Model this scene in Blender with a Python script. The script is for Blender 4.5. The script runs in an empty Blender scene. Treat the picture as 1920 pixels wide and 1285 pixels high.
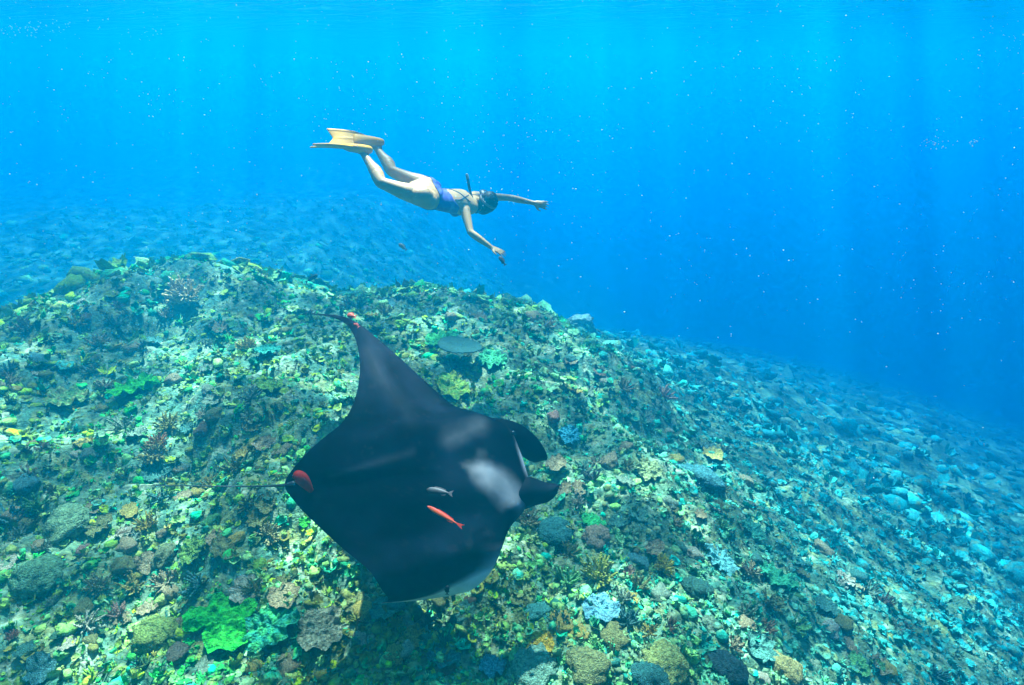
import bpy, math, random
import numpy as np
from mathutils import Vector, Matrix

SC = bpy.context.scene
COL = SC.collection
R = math.radians
rng = np.random.default_rng(11)
random.seed(11)

# ------------------------------------------------------------------ camera
PITCH = 24.0
cam_d = bpy.data.cameras.new('camera')
cam_d.sensor_width = 36.0
F = 1144.0                                   # focal length in photograph pixels
cam_d.lens = 36.0 * F / 1920.0
cam_d.clip_start = 0.02
cam_d.clip_end = 500.0
cam = bpy.data.objects.new('camera', cam_d)
cam.rotation_euler = (R(90 - PITCH), 0, 0)
COL.objects.link(cam)
SC.camera = cam

# ------------------------------------------------------------------ world + sun
SUN_EL, SUN_AZ = 63.0, -3.0                  # azimuth measured from straight ahead (+y), negative = to the left
world = bpy.data.worlds.new('World')
SC.world = world
world.use_nodes = True
wn = world.node_tree.nodes
sky = wn.new('ShaderNodeTexSky')
sky.sky_type = 'NISHITA'
sky.sun_disc = False
sky.sun_elevation = R(SUN_EL)
sky.sun_rotation = R(SUN_AZ)
world.node_tree.links.new(sky.outputs[0], wn['Background'].inputs['Color'])
wn['Background'].inputs['Strength'].default_value = 0.05

sun_d = bpy.data.lights.new('sun', 'SUN')
sun_d.energy = 5.0
sun_d.angle = R(0.5)
sun_d.color = (1.0, 0.89, 0.74)
sun = bpy.data.objects.new('sun', sun_d)
sdir = Vector((math.sin(R(SUN_AZ)) * math.cos(R(SUN_EL)), math.cos(R(SUN_AZ)) * math.cos(R(SUN_EL)), math.sin(R(SUN_EL))))
sun.rotation_euler = (-sdir).to_track_quat('-Z', 'Y').to_euler()
COL.objects.link(sun)

SC.view_settings.view_transform = 'Standard'
SC.view_settings.look = 'None'
SC.view_settings.gamma = 1.0
SC.view_settings.use_curve_mapping = False
SC.view_settings.exposure = 3.55

SC.render.engine = 'CYCLES'
cy = SC.cycles
cy.use_denoising = True
cy.max_bounces = 6
cy.diffuse_bounces = 2
cy.glossy_bounces = 2
cy.transmission_bounces = 2
cy.volume_bounces = 1
cy.transparent_max_bounces = 12
cy.sample_clamp_indirect = 4.0
cy.caustics_reflective = False
cy.caustics_refractive = False

# ------------------------------------------------------------------ water constants
SURF_Z = 1.25
WATER_D = 0.056                              # extinction per metre
WATER_ALB = (0.0, 0.58, 1.0)
WATER_G = 0.68
EXTRA_ABS = (0.072, 0.022, 0.0)              # extra absorption per metre (red goes first)

# ------------------------------------------------------------------ numpy helpers
FWD = np.array([0, math.cos(R(PITCH)), -math.sin(R(PITCH))])
UPV = np.array([0, math.sin(R(PITCH)), math.cos(R(PITCH))])
RGT = np.array([1.0, 0, 0])

def at(px, py, d):
    """world point seen at photograph pixel (px, py), d metres along the view axis"""
    return (FWD + RGT * ((px - 960) / F) + UPV * ((642.5 - py) / F)) * d

def _hash(ix, iy, iz, s):
    h = (ix.astype(np.uint32) * np.uint32(374761393) + iy.astype(np.uint32) * np.uint32(668265263)
         + iz.astype(np.uint32) * np.uint32(2147483647) + np.uint32((s * 974711 + 12345) & 0xffffffff))
    h = (h ^ (h >> np.uint32(13))) * np.uint32(1274126177)
    h = (h ^ (h >> np.uint32(15))) * np.uint32(2246822519)
    h = h ^ (h >> np.uint32(16))
    return h.astype(np.float64) / 4294967295.0

def vnoise(x, y, z=None, s=0):
    x = np.asarray(x, float); y = np.asarray(y, float)
    z = np.zeros_like(x) if z is None else np.asarray(z, float)
    ix, iy, iz = np.floor(x).astype(np.int64), np.floor(y).astype(np.int64), np.floor(z).astype(np.int64)
    fx, fy, fz = x - ix, y - iy, z - iz
    ux, uy, uz = [f * f * f * (f * (f * 6 - 15) + 10) for f in (fx, fy, fz)]
    def c(a, b, d): return _hash((ix + a) & 0xffffffff, (iy + b) & 0xffffffff, (iz + d) & 0xffffffff, s)
    def l(a, b, t): return a + (b - a) * t
    v = l(l(l(c(0,0,0), c(1,0,0), ux), l(c(0,1,0), c(1,1,0), ux), uy),
          l(l(c(0,0,1), c(1,0,1), ux), l(c(0,1,1), c(1,1,1), ux), uy), uz)
    return v * 2 - 1

def fbm(x, y, z=None, s=0, o=4):
    r, a = 0.0, 1.0
    for k in range(o):
        f = 2.03 ** k
        r = r + a * vnoise(np.asarray(x) * f + 17.3 * k, np.asarray(y) * f - 9.1 * k, None if z is None else np.asarray(z) * f + 3.7 * k, s + k)
        a *= 0.5
    return r

def worley(x, y, s=0):
    x = np.asarray(x, float); y = np.asarray(y, float)
    ix, iy = np.floor(x).astype(np.int64), np.floor(y).astype(np.int64)
    best = np.full(x.shape, 9.0)
    for a in (-1, 0, 1):
        for b in (-1, 0, 1):
            cx, cy_ = ix + a, iy + b
            zx = np.zeros_like(cx)
            px = cx + _hash(cx & 0xffffffff, cy_ & 0xffffffff, zx, s)
            py = cy_ + _hash(cx & 0xffffffff, cy_ & 0xffffffff, zx, s + 71)
            best = np.minimum(best, (px - x) ** 2 + (py - y) ** 2)
    return np.sqrt(best)

def softplus(v, w): return w * np.logaddexp(0, v / w)

def base_height(x, y):
    x = np.asarray(x, float); y = np.asarray(y, float)
    ang = np.arctan2(y - 3.0, x + 3.0)
    wob = 0.75 * np.exp(-((ang - 1.0) / .35) ** 2) + 0.5 * np.exp(-((ang - 1.75) / .3) ** 2) - 0.35 * np.exp(-((ang - 0.25) / .45) ** 2) + 0.10 * np.sin(ang * 7)
    d = np.hypot(x + 3.0, y - 3.0) - wob
    plat = -3.0 + 0.07 * np.clip(y - 3, -4, 7) - 0.03 * (np.clip(x, -12, 8) + 3)
    plat = plat + 0.28 * np.exp(-(((x + 4.9) / 1.3) ** 2 + ((y - 8.0) / 0.9) ** 2))
    dome = plat - (0.52 + 0.08 * np.clip(x, 0, 2)) * softplus(d - 4.75, 0.40 + 0.25 * np.clip(x, 0, 2)) + 0.14 * np.clip(x, 0, 2) * softplus(d - 7.6, 0.8)
    floor = -4.6 - 0.70 * softplus(x + 6.2, 1.2) - 0.05 * np.clip(y, 0, 40)
    floor = floor + 0.5 * fbm(x * 0.16, y * 0.16, s=40, o=2)
    floor = np.maximum(floor, -22.0 + 0.4 * fbm(x * 0.2, y * 0.2, s=44, o=2))
    k = 0.35
    return k * np.logaddexp(dome / k, floor / k)

def height(x, y, fine=True):
    x = np.asarray(x, float); y = np.asarray(y, float)
    z = base_height(x, y)
    z = z + 0.15 * fbm(x * 0.75, y * 0.75, s=3, o=3)
    wx, wy = x + 0.12 * vnoise(x * 2.1, y * 2.1, s=5), y + 0.12 * vnoise(x * 2.1, y * 2.1, s=6)
    z = z + 0.22 * (0.55 - worley(wx * 2.0, wy * 2.0, 8)) * (0.6 + 0.6 * vnoise(x * 0.9, y * 0.9, s=9))
    if fine:
        z = z + 0.055 * (0.5 - worley(wx * 6.5, wy * 6.5, 12)) + 0.02 * fbm(x * 14, y * 14, s=15, o=2)
    return z

def hit(px, py, tmax=40.0):
    """point of the reef seen at photograph pixel (px, py)"""
    dv = FWD + RGT * ((px - 960) / F) + UPV * ((642.5 - py) / F)
    t = np.linspace(1.0, tmax, 8000)
    P = dv[None] * t[:, None]
    g = P[:, 2] - height(P[:, 0], P[:, 1], False)
    i = int(np.argmax(g < 0))
    if g[i] >= 0: i = len(t) - 1
    return P[i].copy(), t[i]

def normal_at(x, y, e=0.12):
    hx = (height(x + e, y, False) - height(x - e, y, False)) / (2 * e)
    hy = (height(x, y + e, False) - height(x, y - e, False)) / (2 * e)
    n = np.stack([-hx, -hy, np.ones_like(hx)], -1)
    return n / np.linalg.norm(n, axis=-1, keepdims=True)

# ------------------------------------------------------------------ object helpers
def big_mesh(name, V, tris=None, quads=None, colors=None, smooth=True):
    me = bpy.data.meshes.new(name)
    V = np.asarray(V, np.float32)
    tris = np.zeros((0, 3), np.int32) if tris is None or len(tris) == 0 else np.asarray(tris, np.int32)
    quads = np.zeros((0, 4), np.int32) if quads is None or len(quads) == 0 else np.asarray(quads, np.int32)
    me.vertices.add(len(V)); me.vertices.foreach_set('co', V.ravel())
    nl = len(tris) * 3 + len(quads) * 4
    me.loops.add(nl)
    me.loops.foreach_set('vertex_index', np.concatenate([tris.ravel(), quads.ravel()]).astype(np.int32))
    npoly = len(tris) + len(quads)
    me.polygons.add(npoly)
    starts = np.concatenate([np.arange(len(tris)) * 3, len(tris) * 3 + np.arange(len(quads)) * 4]).astype(np.int32)
    me.polygons.foreach_set('loop_start', starts)
    me.update(calc_edges=True)
    me.polygons.foreach_set('use_smooth', np.full(npoly, smooth))
    if colors is not None:
        at_ = me.color_attributes.new('Col', 'FLOAT_COLOR', 'POINT')
        c = np.ones((len(V), 4), np.float32); c[:, :3] = colors
        at_.data.foreach_set('color', c.ravel())
    me.validate()
    return me

def link(name, me, mat=None, parent=None, **props):
    o = bpy.data.objects.new(name, me)
    COL.objects.link(o)
    if mat is not None and me is not None and len(me.materials) == 0:
        me.materials.append(mat)
    if parent is not None: o.parent = parent
    for k, v in props.items(): o[k] = v
    return o

def thing(name, label, cat, loc=(0, 0, 0), group=None):
    o = bpy.data.objects.new(name, None)
    o.empty_display_size = 0.1
    COL.objects.link(o)
    o.location = loc
    o['label'] = label; o['category'] = cat
    if group: o['group'] = group
    return o

def tag(o, label, cat, group=None):
    o['label'] = label; o['category'] = cat
    if group: o['group'] = group
    return o

def grid_quads(n, m, wrap=False):
    i = np.arange(n - 1)[:, None]; mm = m if wrap else m - 1
    j = np.arange(mm)[None]; j2 = (j + 1) % m
    return np.stack([i * m + j, i * m + j2, (i + 1) * m + j2, (i + 1) * m + j], -1).reshape(-1, 4)

def catmull(P, n):
    """smooth resample of the rows of P to n rows"""
    P = np.asarray(P, float)
    k = len(P)
    t = np.linspace(0, k - 1, n)
    i = np.clip(np.floor(t).astype(int), 0, k - 2); f = (t - i)[:, None]
    p0, p1, p2, p3 = P[np.clip(i - 1, 0, k - 1)], P[i], P[i + 1], P[np.clip(i + 2, 0, k - 1)]
    return 0.5 * (2 * p1 + (p2 - p0) * f + (2 * p0 - 5 * p1 + 4 * p2 - p3) * f ** 2 + (3 * p1 - p0 - 3 * p2 + p3) * f ** 3)

def loft(pts, ra, rb=None, side=(0, 0, 1), n=14, steps=None, power=2.0, cap=True):
    """elliptical tube through pts: half width ra along 'side', half thickness rb across it; rounded ends. returns V, quads, tris"""
    pts = np.asarray(pts, float); ra = np.asarray(ra, float)
    rb = ra if rb is None else np.asarray(rb, float)
    M = np.concatenate([pts, ra[:, None], rb[:, None]], 1)
    M = catmull(M, steps or (len(pts) * 5))
    p, a, b = M[:, :3], np.abs(M[:, 3]), np.abs(M[:, 4])
    if cap:
        t0 = p[0] - p[1]; t0 /= np.linalg.norm(t0) + 1e-9
        t1 = p[-1] - p[-2]; t1 /= np.linalg.norm(t1) + 1e-9
        q = np.array([0.95, 0.75, 0.4])
        s = np.sqrt(1 - q * q)
        r0, r1 = min(a[0], b[0]), min(a[-1], b[-1])
        p = np.concatenate([p[0] + t0 * r0 * q[:, None], p, p[-1] + t1 * r1 * q[::-1, None]])
        a = np.concatenate([a[0] * s, a, a[-1] * s[::-1]]); b = np.concatenate([b[0] * s, b, b[-1] * s[::-1]])
    T = np.gradient(p, axis=0); T /= np.linalg.norm(T, axis=1, keepdims=True) + 1e-9
    S = np.asarray(side, float)
    S = np.broadcast_to(S, p.shape) if S.ndim == 1 else S
    S = S - (S * T).sum(1, keepdims=True) * T
    S = S / (np.linalg.norm(S, axis=1, keepdims=True) + 1e-9)
    B = np.cross(T, S)
    th = np.linspace(0, 2 * np.pi, n, endpoint=False)
    cs, sn = np.cos(th), np.sin(th)
    V = p[:, None] + S[:, None] * (a[:, None] * cs)[..., None] + B[:, None] * (b[:, None] * sn)[..., None]
    k = len(p)
    quads = grid_quads(k, n, True)
    V = V.reshape(-1, 3)
    V = np.concatenate([V, p[:1], p[-1:]])
    i0, i1 = k * n, k * n + 1
    j = np.arange(n); j2 = (j + 1) % n
    tris = np.concatenate([np.stack([np.full(n, i0), j2, j], -1), np.stack([np.full(n, i1), (k - 1) * n + j, (k - 1) * n + j2], -1)])
    return V, quads, tris

class Acc:
    """collects pieces of one mesh"""
    def __init__(self): self.V, self.Q, self.T, self.C, self.n = [], [], [], [], 0
    def add(self, V, quads=None, tris=None, col=None):
        if quads is not None and len(quads): self.Q.append(np.asarray(quads) + self.n)
        if tris is not None and len(tris): self.T.append(np.asarray(tris) + self.n)
        self.V.append(np.asarray(V, float)); self.n += len(V)
        if col is not None:
            c = np.asarray(col, float)
            self.C.append(np.broadcast_to(c, (len(V), 3)) if c.ndim == 1 else c)
    def loft(self, *a, col=None, **k):
        V, q, t = loft(*a, **k); self.add(V, q, t, col); return self
    def mesh(self, name, smooth=True):
        return big_mesh(name, np.concatenate(self.V), np.concatenate(self.T) if self.T else None,
                        np.concatenate(self.Q) if self.Q else None, np.concatenate(self.C) if self.C else None, smooth)

def ico(sub):
    import bmesh
    bm = bmesh.new(); bmesh.ops.create_icosphere(bm, subdivisions=sub, radius=1.0)
    bm.verts.ensure_lookup_table()
    V = np.array([v.co[:] for v in bm.verts]); T = np.array([[v.index for v in f.verts] for f in bm.faces])
    bm.free(); return V, T
ICO = {k: ico(k) for k in (1, 2, 3, 4)}

# ------------------------------------------------------------------ materials
def mat(name, color=(0.5, 0.5, 0.5), rough=0.6, spec=0.3, attr=False, noise=None, bump=None, rand=0.0, second=None, sss=0.0, objcol=False):
    """noise=(scale, low, high) multiplies colour; bump=(scale, distance); rand = per-object value/hue variation; second=(colour, scale, lo, hi)"""
    m = bpy.data.materials.new(name); m.use_nodes = True
    nt = m.node_tree; N = nt.nodes; L = nt.links
    bs = N['Principled BSDF']
    bs.inputs['Roughness'].default_value = rough
    bs.inputs['Specular IOR Level'].default_value = spec
    tc = N.new('ShaderNodeTexCoord')
    if objcol:
        a = N.new('ShaderNodeObjectInfo'); cur = a.outputs['Color']
    elif attr:
        a = N.new('ShaderNodeAttribute'); a.attribute_name = 'Col'; cur = a.outputs['Color']
    else:
        a = N.new('ShaderNodeRGB'); a.outputs[0].default_value = (*color, 1); cur = a.outputs[0]
    def noise_node(scale, detail=5):
        n = N.new('ShaderNodeTexNoise'); n.inputs['Scale'].default_value = scale; n.inputs['Detail'].default_value = detail
        L.new(tc.outputs['Object'], n.inputs['Vector']); return n
    if second:
        n = noise_node(second[1])
        mr = N.new('ShaderNodeMapRange'); mr.inputs[1].default_value = second[2]; mr.inputs[2].default_value = second[3]
        L.new(n.outputs[0], mr.inputs[0])
        mx = N.new('ShaderNodeMix'); mx.data_type = 'RGBA'
        L.new(mr.outputs[0], mx.inputs[0]); L.new(cur, mx.inputs[6]); mx.inputs[7].default_value = (*second[0], 1); cur = mx.outputs[2]
    if noise:
        n = noise_node(noise[0])
        mr = N.new('ShaderNodeMapRange'); mr.inputs[1].default_value = 0.3; mr.inputs[2].default_value = 0.7
        mr.inputs[3].default_value = noise[1]; mr.inputs[4].default_value = noise[2]
        L.new(n.outputs[0], mr.inputs[0])
        mx = N.new('ShaderNodeMix'); mx.data_type = 'RGBA'; mx.blend_type = 'MULTIPLY'; mx.inputs[0].default_value = 1.0
        L.new(cur, mx.inputs[6]); L.new(mr.outputs[0], mx.inputs[7]); cur = mx.outputs[2]
    if rand:
        oi = N.new('ShaderNodeObjectInfo')
        hs = N.new('ShaderNodeHueSaturation')
        r1 = N.new('ShaderNodeMapRange'); r1.inputs[3].default_value = 0.5 - 0.10 * rand; r1.inputs[4].default_value = 0.5 + 0.06 * rand
        r2 = N.new('ShaderNodeMath'); r2.operation = 'MULTIPLY'; r2.inputs[1].default_value = 7.31
        r3 = N.new('ShaderNodeMath'); r3.operation = 'FRACT'
        r4 = N.new('ShaderNodeMapRange'); r4.inputs[3].default_value = 1 - 0.5 * rand; r4.inputs[4].default_value = 1 + 0.5 * rand
        L.new(oi.outputs['Random'], r1.inputs[0]); L.new(oi.outputs['Random'], r2.inputs[0]); L.new(r2.outputs[0], r3.inputs[0]); L.new(r3.outputs[0], r4.inputs[0])
        L.new(r1.outputs[0], hs.inputs['Hue']); L.new(r4.outputs[0], hs.inputs['Value']); L.new(cur, hs.inputs['Color']); cur = hs.outputs[0]
    L.new(cur, bs.inputs['Base Color'])
    if bump:
        n = noise_node(bump[0], 3)
        b = N.new('ShaderNodeBump'); b.inputs['Strength'].default_value = 1.0; b.inputs['Distance'].default_value = bump[1]
        L.new(n.outputs[0], b.inputs['Height']); L.new(b.outputs[0], bs.inputs['Normal'])
    if sss:
        bs.inputs['Subsurface Weight'].default_value = sss
        bs.inputs['Subsurface Radius'].default_value = (0.02, 0.01, 0.006)
    return m

# ------------------------------------------------------------------ the water: surface and body
def build_water():
    # surface sheet with real waves
    na, nr = 260, 200
    r = np.concatenate([[0.02], np.geomspace(0.25, 105, nr - 1)])
    a = np.linspace(0, 2 * np.pi, na, endpoint=False)
    X = r[:, None] * np.cos(a); Y = r[:, None] * np.sin(a)
    amp = np.clip(1.6 - r / 70, 0.3, 1.0)[:, None]
    Z = SURF_Z + amp * (0.07 * fbm(X * 0.5, Y * 0.9, s=60, o=3) + 0.035 * fbm(X * 1.7, Y * 2.6, s=66, o=2))
    V = np.stack([X, Y, Z], -1).reshape(-1, 3)
    me = big_mesh('water_surface', V, None, grid_quads(nr, na, True)[:, ::-1])
    m = bpy.data.materials.new('rippled water surface'); m.use_nodes = True
    nt = m.node_tree; N = nt.nodes; L = nt.links
    N.remove(N['Principled BSDF'])
    tc = N.new('ShaderNodeTexCoord')
    # net of bright lines painted into the transparency, imitating daylight focused by ripples
    nz = N.new('ShaderNodeTexNoise'); nz.inputs['Scale'].default_value = 1.4; nz.inputs['Detail'].default_value = 2
    L.new(tc.outputs['Object'], nz.inputs['Vector'])
    ad = N.new('ShaderNodeMix'); ad.data_type = 'VECTOR'; ad.inputs[0].default_value = 0.22
    L.new(tc.outputs['Object'], ad.inputs[4]); L.new(nz.outputs['Color'], ad.inputs[5])
    vo = N.new('ShaderNodeTexVoronoi'); vo.feature = 'SMOOTH_F1'; vo.inputs['Scale'].default_value = 1.7; vo.inputs['Smoothness'].default_value = 0.25
    vo.voronoi_dimensions = '2D'
    L.new(ad.outputs[1], vo.inputs['Vector'])
    mr = N.new('ShaderNodeMapRange'); mr.interpolation_type = 'SMOOTHSTEP'
    mr.inputs[1].default_value = 0.25; mr.inputs[2].default_value = 0.75; mr.inputs[3].default_value = 0.22; mr.inputs[4].default_value = 1.0
    L.new(vo.outputs['Distance'], mr.inputs[0])
    n2 = N.new('ShaderNodeTexNoise'); n2.inputs['Scale'].default_value = 2.2; n2.inputs['Detail'].default_value = 1
    L.new(tc.outputs['Object'], n2.inputs['Vector'])
    m2 = N.new('ShaderNodeMapRange'); m2.interpolation_type = 'SMOOTHSTEP'
    m2.inputs[1].default_value = 0.42; m2.inputs[2].default_value = 0.60; m2.inputs[3].default_value = 0.60; m2.inputs[4].default_value = 1.0
    L.new(n2.outputs[0], m2.inputs[0])
    mu = N.new('ShaderNodeMath'); mu.operation = 'MULTIPLY'; L.new(mr.outputs[0], mu.inputs[0]); L.new(m2.outputs[0], mu.inputs[1])
    tr = N.new('ShaderNodeBsdfTransparent'); L.new(mu.outputs[0], tr.inputs['Color'])
    gl = N.new('ShaderNodeBsdfGlossy'); gl.inputs['Roughness'].default_value = 0.05; gl.inputs['Color'].default_value = (.6, .7, .8, 1)
    bn = N.new('ShaderNodeTexNoise'); bn.inputs['Scale'].default_value = 1.6; bn.inputs['Detail'].default_value = 4
    mp = N.new('ShaderNodeMapping'); mp.inputs['Scale'].default_value = (0.6, 1.5, 1)
    L.new(tc.outputs['Object'], mp.inputs['Vector']); L.new(mp.outputs[0], bn.inputs['Vector'])
    bp = N.new('ShaderNodeBump'); bp.inputs['Distance'].default_value = 0.9
    L.new(bn.outputs[0], bp.inputs['Height']); L.new(bp.outputs[0], gl.inputs['Normal'])
    fr = N.new('ShaderNodeFresnel'); fr.inputs['IOR'].default_value = 1.33
    mx = N.new('ShaderNodeMixShader')
    L.new(fr.outputs[0], mx.inputs[0]); L.new(tr.outputs[0], mx.inputs[1]); L.new(gl.outputs[0], mx.inputs[2])
    L.new(mx.outputs[0], N['Material Output'].inputs['Surface'])
    link('water_surface', me, m, kind='structure')
    # body of water: one closed box of even density
    x0, x1, y0, y1, z0, z1 = -115, 115, -115, 115, -25, SURF_Z + 0.35
    V = [(x, y, z) for x in (x0, x1) for y in (y0, y1) for z in (z0, z1)]
    Q = [(0, 1, 3, 2), (4, 6, 7, 5), (0, 4, 5, 1), (2, 3, 7, 6), (0, 2, 6, 4), (1, 5, 7, 3)]
    me = bpy.data.meshes.new('haze'); me.from_pydata(V, [], Q); me.update()
    m = bpy.data.materials.new('blue sea water'); m.use_nodes = True
    N = m.node_tree.nodes; L = m.node_tree.links
    N.remove(N['Principled BSDF'])
    pv = N.new('ShaderNodeVolumePrincipled')
    pv.inputs['Density Attribute'].default_value = ''
    pv.inputs['Color'].default_value = (*WATER_ALB, 1)
    pv.inputs['Absorption Color'].default_value = (0, 0, 0, 1)
    pv.inputs['Density'].default_value = WATER_D
    pv.inputs['Anisotropy'].default_value = WATER_G
    ab = N.new('ShaderNodeVolumeAbsorption')
    mxa = max(EXTRA_ABS)
    ab.inputs['Density'].default_value = mxa
    ab.inputs['Color'].default_value = (*[1 - e / mxa for e in EXTRA_ABS], 1)
    sh = N.new('ShaderNodeAddShader')
    L.new(pv.outputs[0], sh.inputs[0]); L.new(ab.outputs[0], sh.inputs[1])
    L.new(sh.outputs[0], N['Material Output'].inputs['Volume'])
    link('haze', me, m, kind='stuff', label='clear blue sea water filling the whole view')
build_water()

# ------------------------------------------------------------------ the reef bed
PAL = np.array([
    (.30, .25, .13), (.20, .19, .07), (.16, .10, .05), (.07, .17, .14), (.42, .40, .27), (.09, .24, .10),
    (.08, .18, .20), (.42, .34, .07), (.40, .22, .13), (.035, .05, .04), (.12, .24, .15), (.26, .30, .16), (.10, .32, .25)])
PAL = PAL * np.array([.66, 1.16, .78])
PALW = np.array([.18, .20, .06, .08, .05, .06, .03, .08, .03, .07, .07, .07, .04]); PALW /= PALW.sum()

def build_reef():
    nr, na = 440, 460
    r = np.concatenate([np.geomspace(0.6, 2.0, 20, endpoint=False), np.geomspace(2.0, 14.0, 330, endpoint=False), np.geomspace(14, 110, 90)])
    a = R(90) + np.linspace(-R(100), R(100), na)
    X = r[:, None] * np.cos(a); Y = r[:, None] * np.sin(a)
    Z = height(X, Y)
    V = np.stack([X, Y, Z], -1).reshape(-1, 3)
    x, y = V[:, 0], V[:, 1]
    k1 = np.clip(0.5 + 0.7 * fbm(x * 1.6, y * 1.6, s=21, o=3), 0, 1)[:, None]
    k2 = np.clip(0.5 + 0.9 * fbm(x * 5, y * 5, s=25, o=3), 0, 1)[:, None]
    k3 = np.clip(fbm(x * 11, y * 11, s=29, o=2) * 1.6 - 0.5, 0, 1)[:, None]
    c = np.array([.045, .085, .045]) * (1 - k1) + np.array([.11, .18, .09]) * k1
    c = c * (1 - k2 * .6) + np.array([.03, .13, .09]) * k2 * .6
    c = c * (1 - k3) + np.array([.24, .28, .16]) * k3
    me = big_mesh('seabed', V, None, grid_quads(nr, na)[:, ::-1], c)
    link('seabed', me, mat('coral rock', attr=True, rough=0.9, spec=0.1, noise=(22, .35, 1.9), bump=(45, .02), second=((.17, .19, .06), 6, .52, .7)), kind='structure')

def proto_lump(seed, sub=2, amp=.28, flat=.7):
    V, T = ICO[sub]
    V = V * (1 + amp * fbm(V[:, 0] * 1.7 + seed, V[:, 1] * 1.7, V[:, 2] * 1.7, s=seed, o=2))[:, None]
    return V * np.array([1, 1, flat]), T

def proto_plate(seed, n=8, lift=.45):
    g = np.random.default_rng(seed)
    th = np.linspace(0, 2 * np.pi, n, endpoint=False)
    rr = 1 + .18 * np.sin(th * 2 + g.uniform(0, 6)) + .12 * np.sin(th * 3 + g.uniform(0, 6)) + g.uniform(-.1, .1, n)
    ruff = .10 * np.sin(th * 4 + g.uniform(0, 6))
    rings = []
    for q, z in ((.12, 0), (.55, .12 * lift + .05), (1.0, lift)):
        rings.append(np.stack([rr * q * np.cos(th), rr * q * np.sin(th), z + ruff * q + 0 * th], -1))
    for q, z in ((.96, lift - .10), (.3, -.15)):
        rings.append(np.stack([rr * q * np.cos(th), rr * q * np.sin(th), z + ruff * q + 0 * th], -1))
    V = np.concatenate(rings); Q = grid_quads(5, n, True)
    T = np.concatenate([Q[:, [0, 1, 2]], Q[:, [0, 2, 3]]])
    V = np.concatenate([V, [[0, 0, -.02]]])
    j = np.arange(n)
    T = np.concatenate([T, np.stack([np.full(n, len(V) - 1), j, (j + 1) % n], -1)])
    return V, T

def proto_branch(seed, nb=7, k=3):
    g = np.random.default_rng(seed); Vs, Ts, n = [], [], 0
    for b in range(nb):
        az, el = g.uniform(0, 6.28), g.uniform(.35, 1.5)
        d = np.array([math.cos(az) * math.cos(el), math.sin(az) * math.cos(el), math.sin(el)])
        s = np.cross(d, [0.3, .1, 1]); s /= np.linalg.norm(s); u = np.cross(d, s)
        L_ = g.uniform(.7, 1.1); th = np.linspace(0, 2 * np.pi, k, endpoint=False)
        r0, r1 = .2, g.uniform(.08, .14)
        o = np.array([g.uniform(-.2, .2), g.uniform(-.2, .2), -.1])
        A = o + r0 * (np.cos(th)[:, None] * s + np.sin(th)[:, None] * u)
        B = o + d * L_ + r1 * (np.cos(th)[:, None] * s + np.sin(th)[:, None] * u)
        V = np.concatenate([A, B, [o + d * (L_ + .12)]])
        j = np.arange(k); j2 = (j + 1) % k
        T = np.concatenate([np.stack([j, j2, k + j2], -1), np.stack([j, k + j2, k + j], -1), np.stack([np.full(k, 2 * k), k + j, k + j2], -1)])
        Vs.append(V); Ts.append(T + n); n += len(V)
    return np.concatenate(Vs), np.concatenate(Ts)

def proto_colony(seed, n=4):
    """a head of many small knobs on a low dome"""
    g = np.random.default_rng(seed); Vs, Ts, c = [], [], 0
    V0, T0 = proto_lump(seed, 1, .25, .5); Vs.append(V0 * .8); Ts.append(T0); c = len(V0)
    for k in range(n):
        az, el = g.uniform(0, 6.28), math.asin(g.uniform(.15, 1))
        d = np.array([math.cos(az) * math.cos(el), math.sin(az) * math.cos(el), .62 * math.sin(el)])
        V, T = ICO[1]
        V = V * np.array([1, 1, g.uniform(.7, 1.5)]) * g.uniform(.16, .36) * (1 + g.uniform(-.2, .2, (len(V), 1))) + d * .8
        Vs.append(V); Ts.append(T + c); c += len(V)
    return np.concatenate(Vs), np.concatenate(Ts)

def proto_foliose(seed, n=6):
    """overlapping small upright leaves"""
    g = np.random.default_rng(seed); Vs, Ts, c = [], [], 0
    for k in range(n):
        az = g.uniform(0, 6.28); d = np.array([math.cos(az), math.sin(az), 0]); e = np.array([-d[1], d[0], 0])
        L_, w, up = g.uniform(.5, 1.0), g.uniform(.3, .6), g.uniform(.25, .9)
        o = np.array([g.uniform(-.35, .35), g.uniform(-.35, .35), -.1])
        mid = []
        for q, ww, zz in ((0, .4, 0), (.6, .95, .55), (1.0, .6, 1.1)):
            for u in (-1, 0, 1):
                mid.append(o + d * L_ * q + e * u * w * ww + np.array([0, 0, up * zz + .16 * u * u * q + g.uniform(-.07, .07)]))
        V = np.array(mid); Q = grid_quads(3, 3)
        T = np.concatenate([Q[:, [0, 1, 2]], Q[:, [0, 2, 3]]])
        Vs += [V]; Ts += [T + c]; c += 9
    return np.concatenate(Vs), np.concatenate(Ts)

def frames(nrm, spin):
    """rotation matrices whose z axis is nrm, spun about it"""
    ref = np.tile([0.0, 1.0, 0.0], (len(nrm), 1))
    xa = np.cross(ref, nrm); xa /= np.linalg.norm(xa, axis=1, keepdims=True)
    ya = np.cross(nrm, xa)
    c, s = np.cos(spin)[:, None], np.sin(spin)[:, None]
    return np.stack([xa * c + ya * s, -xa * s + ya * c, nrm], -1)

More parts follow.
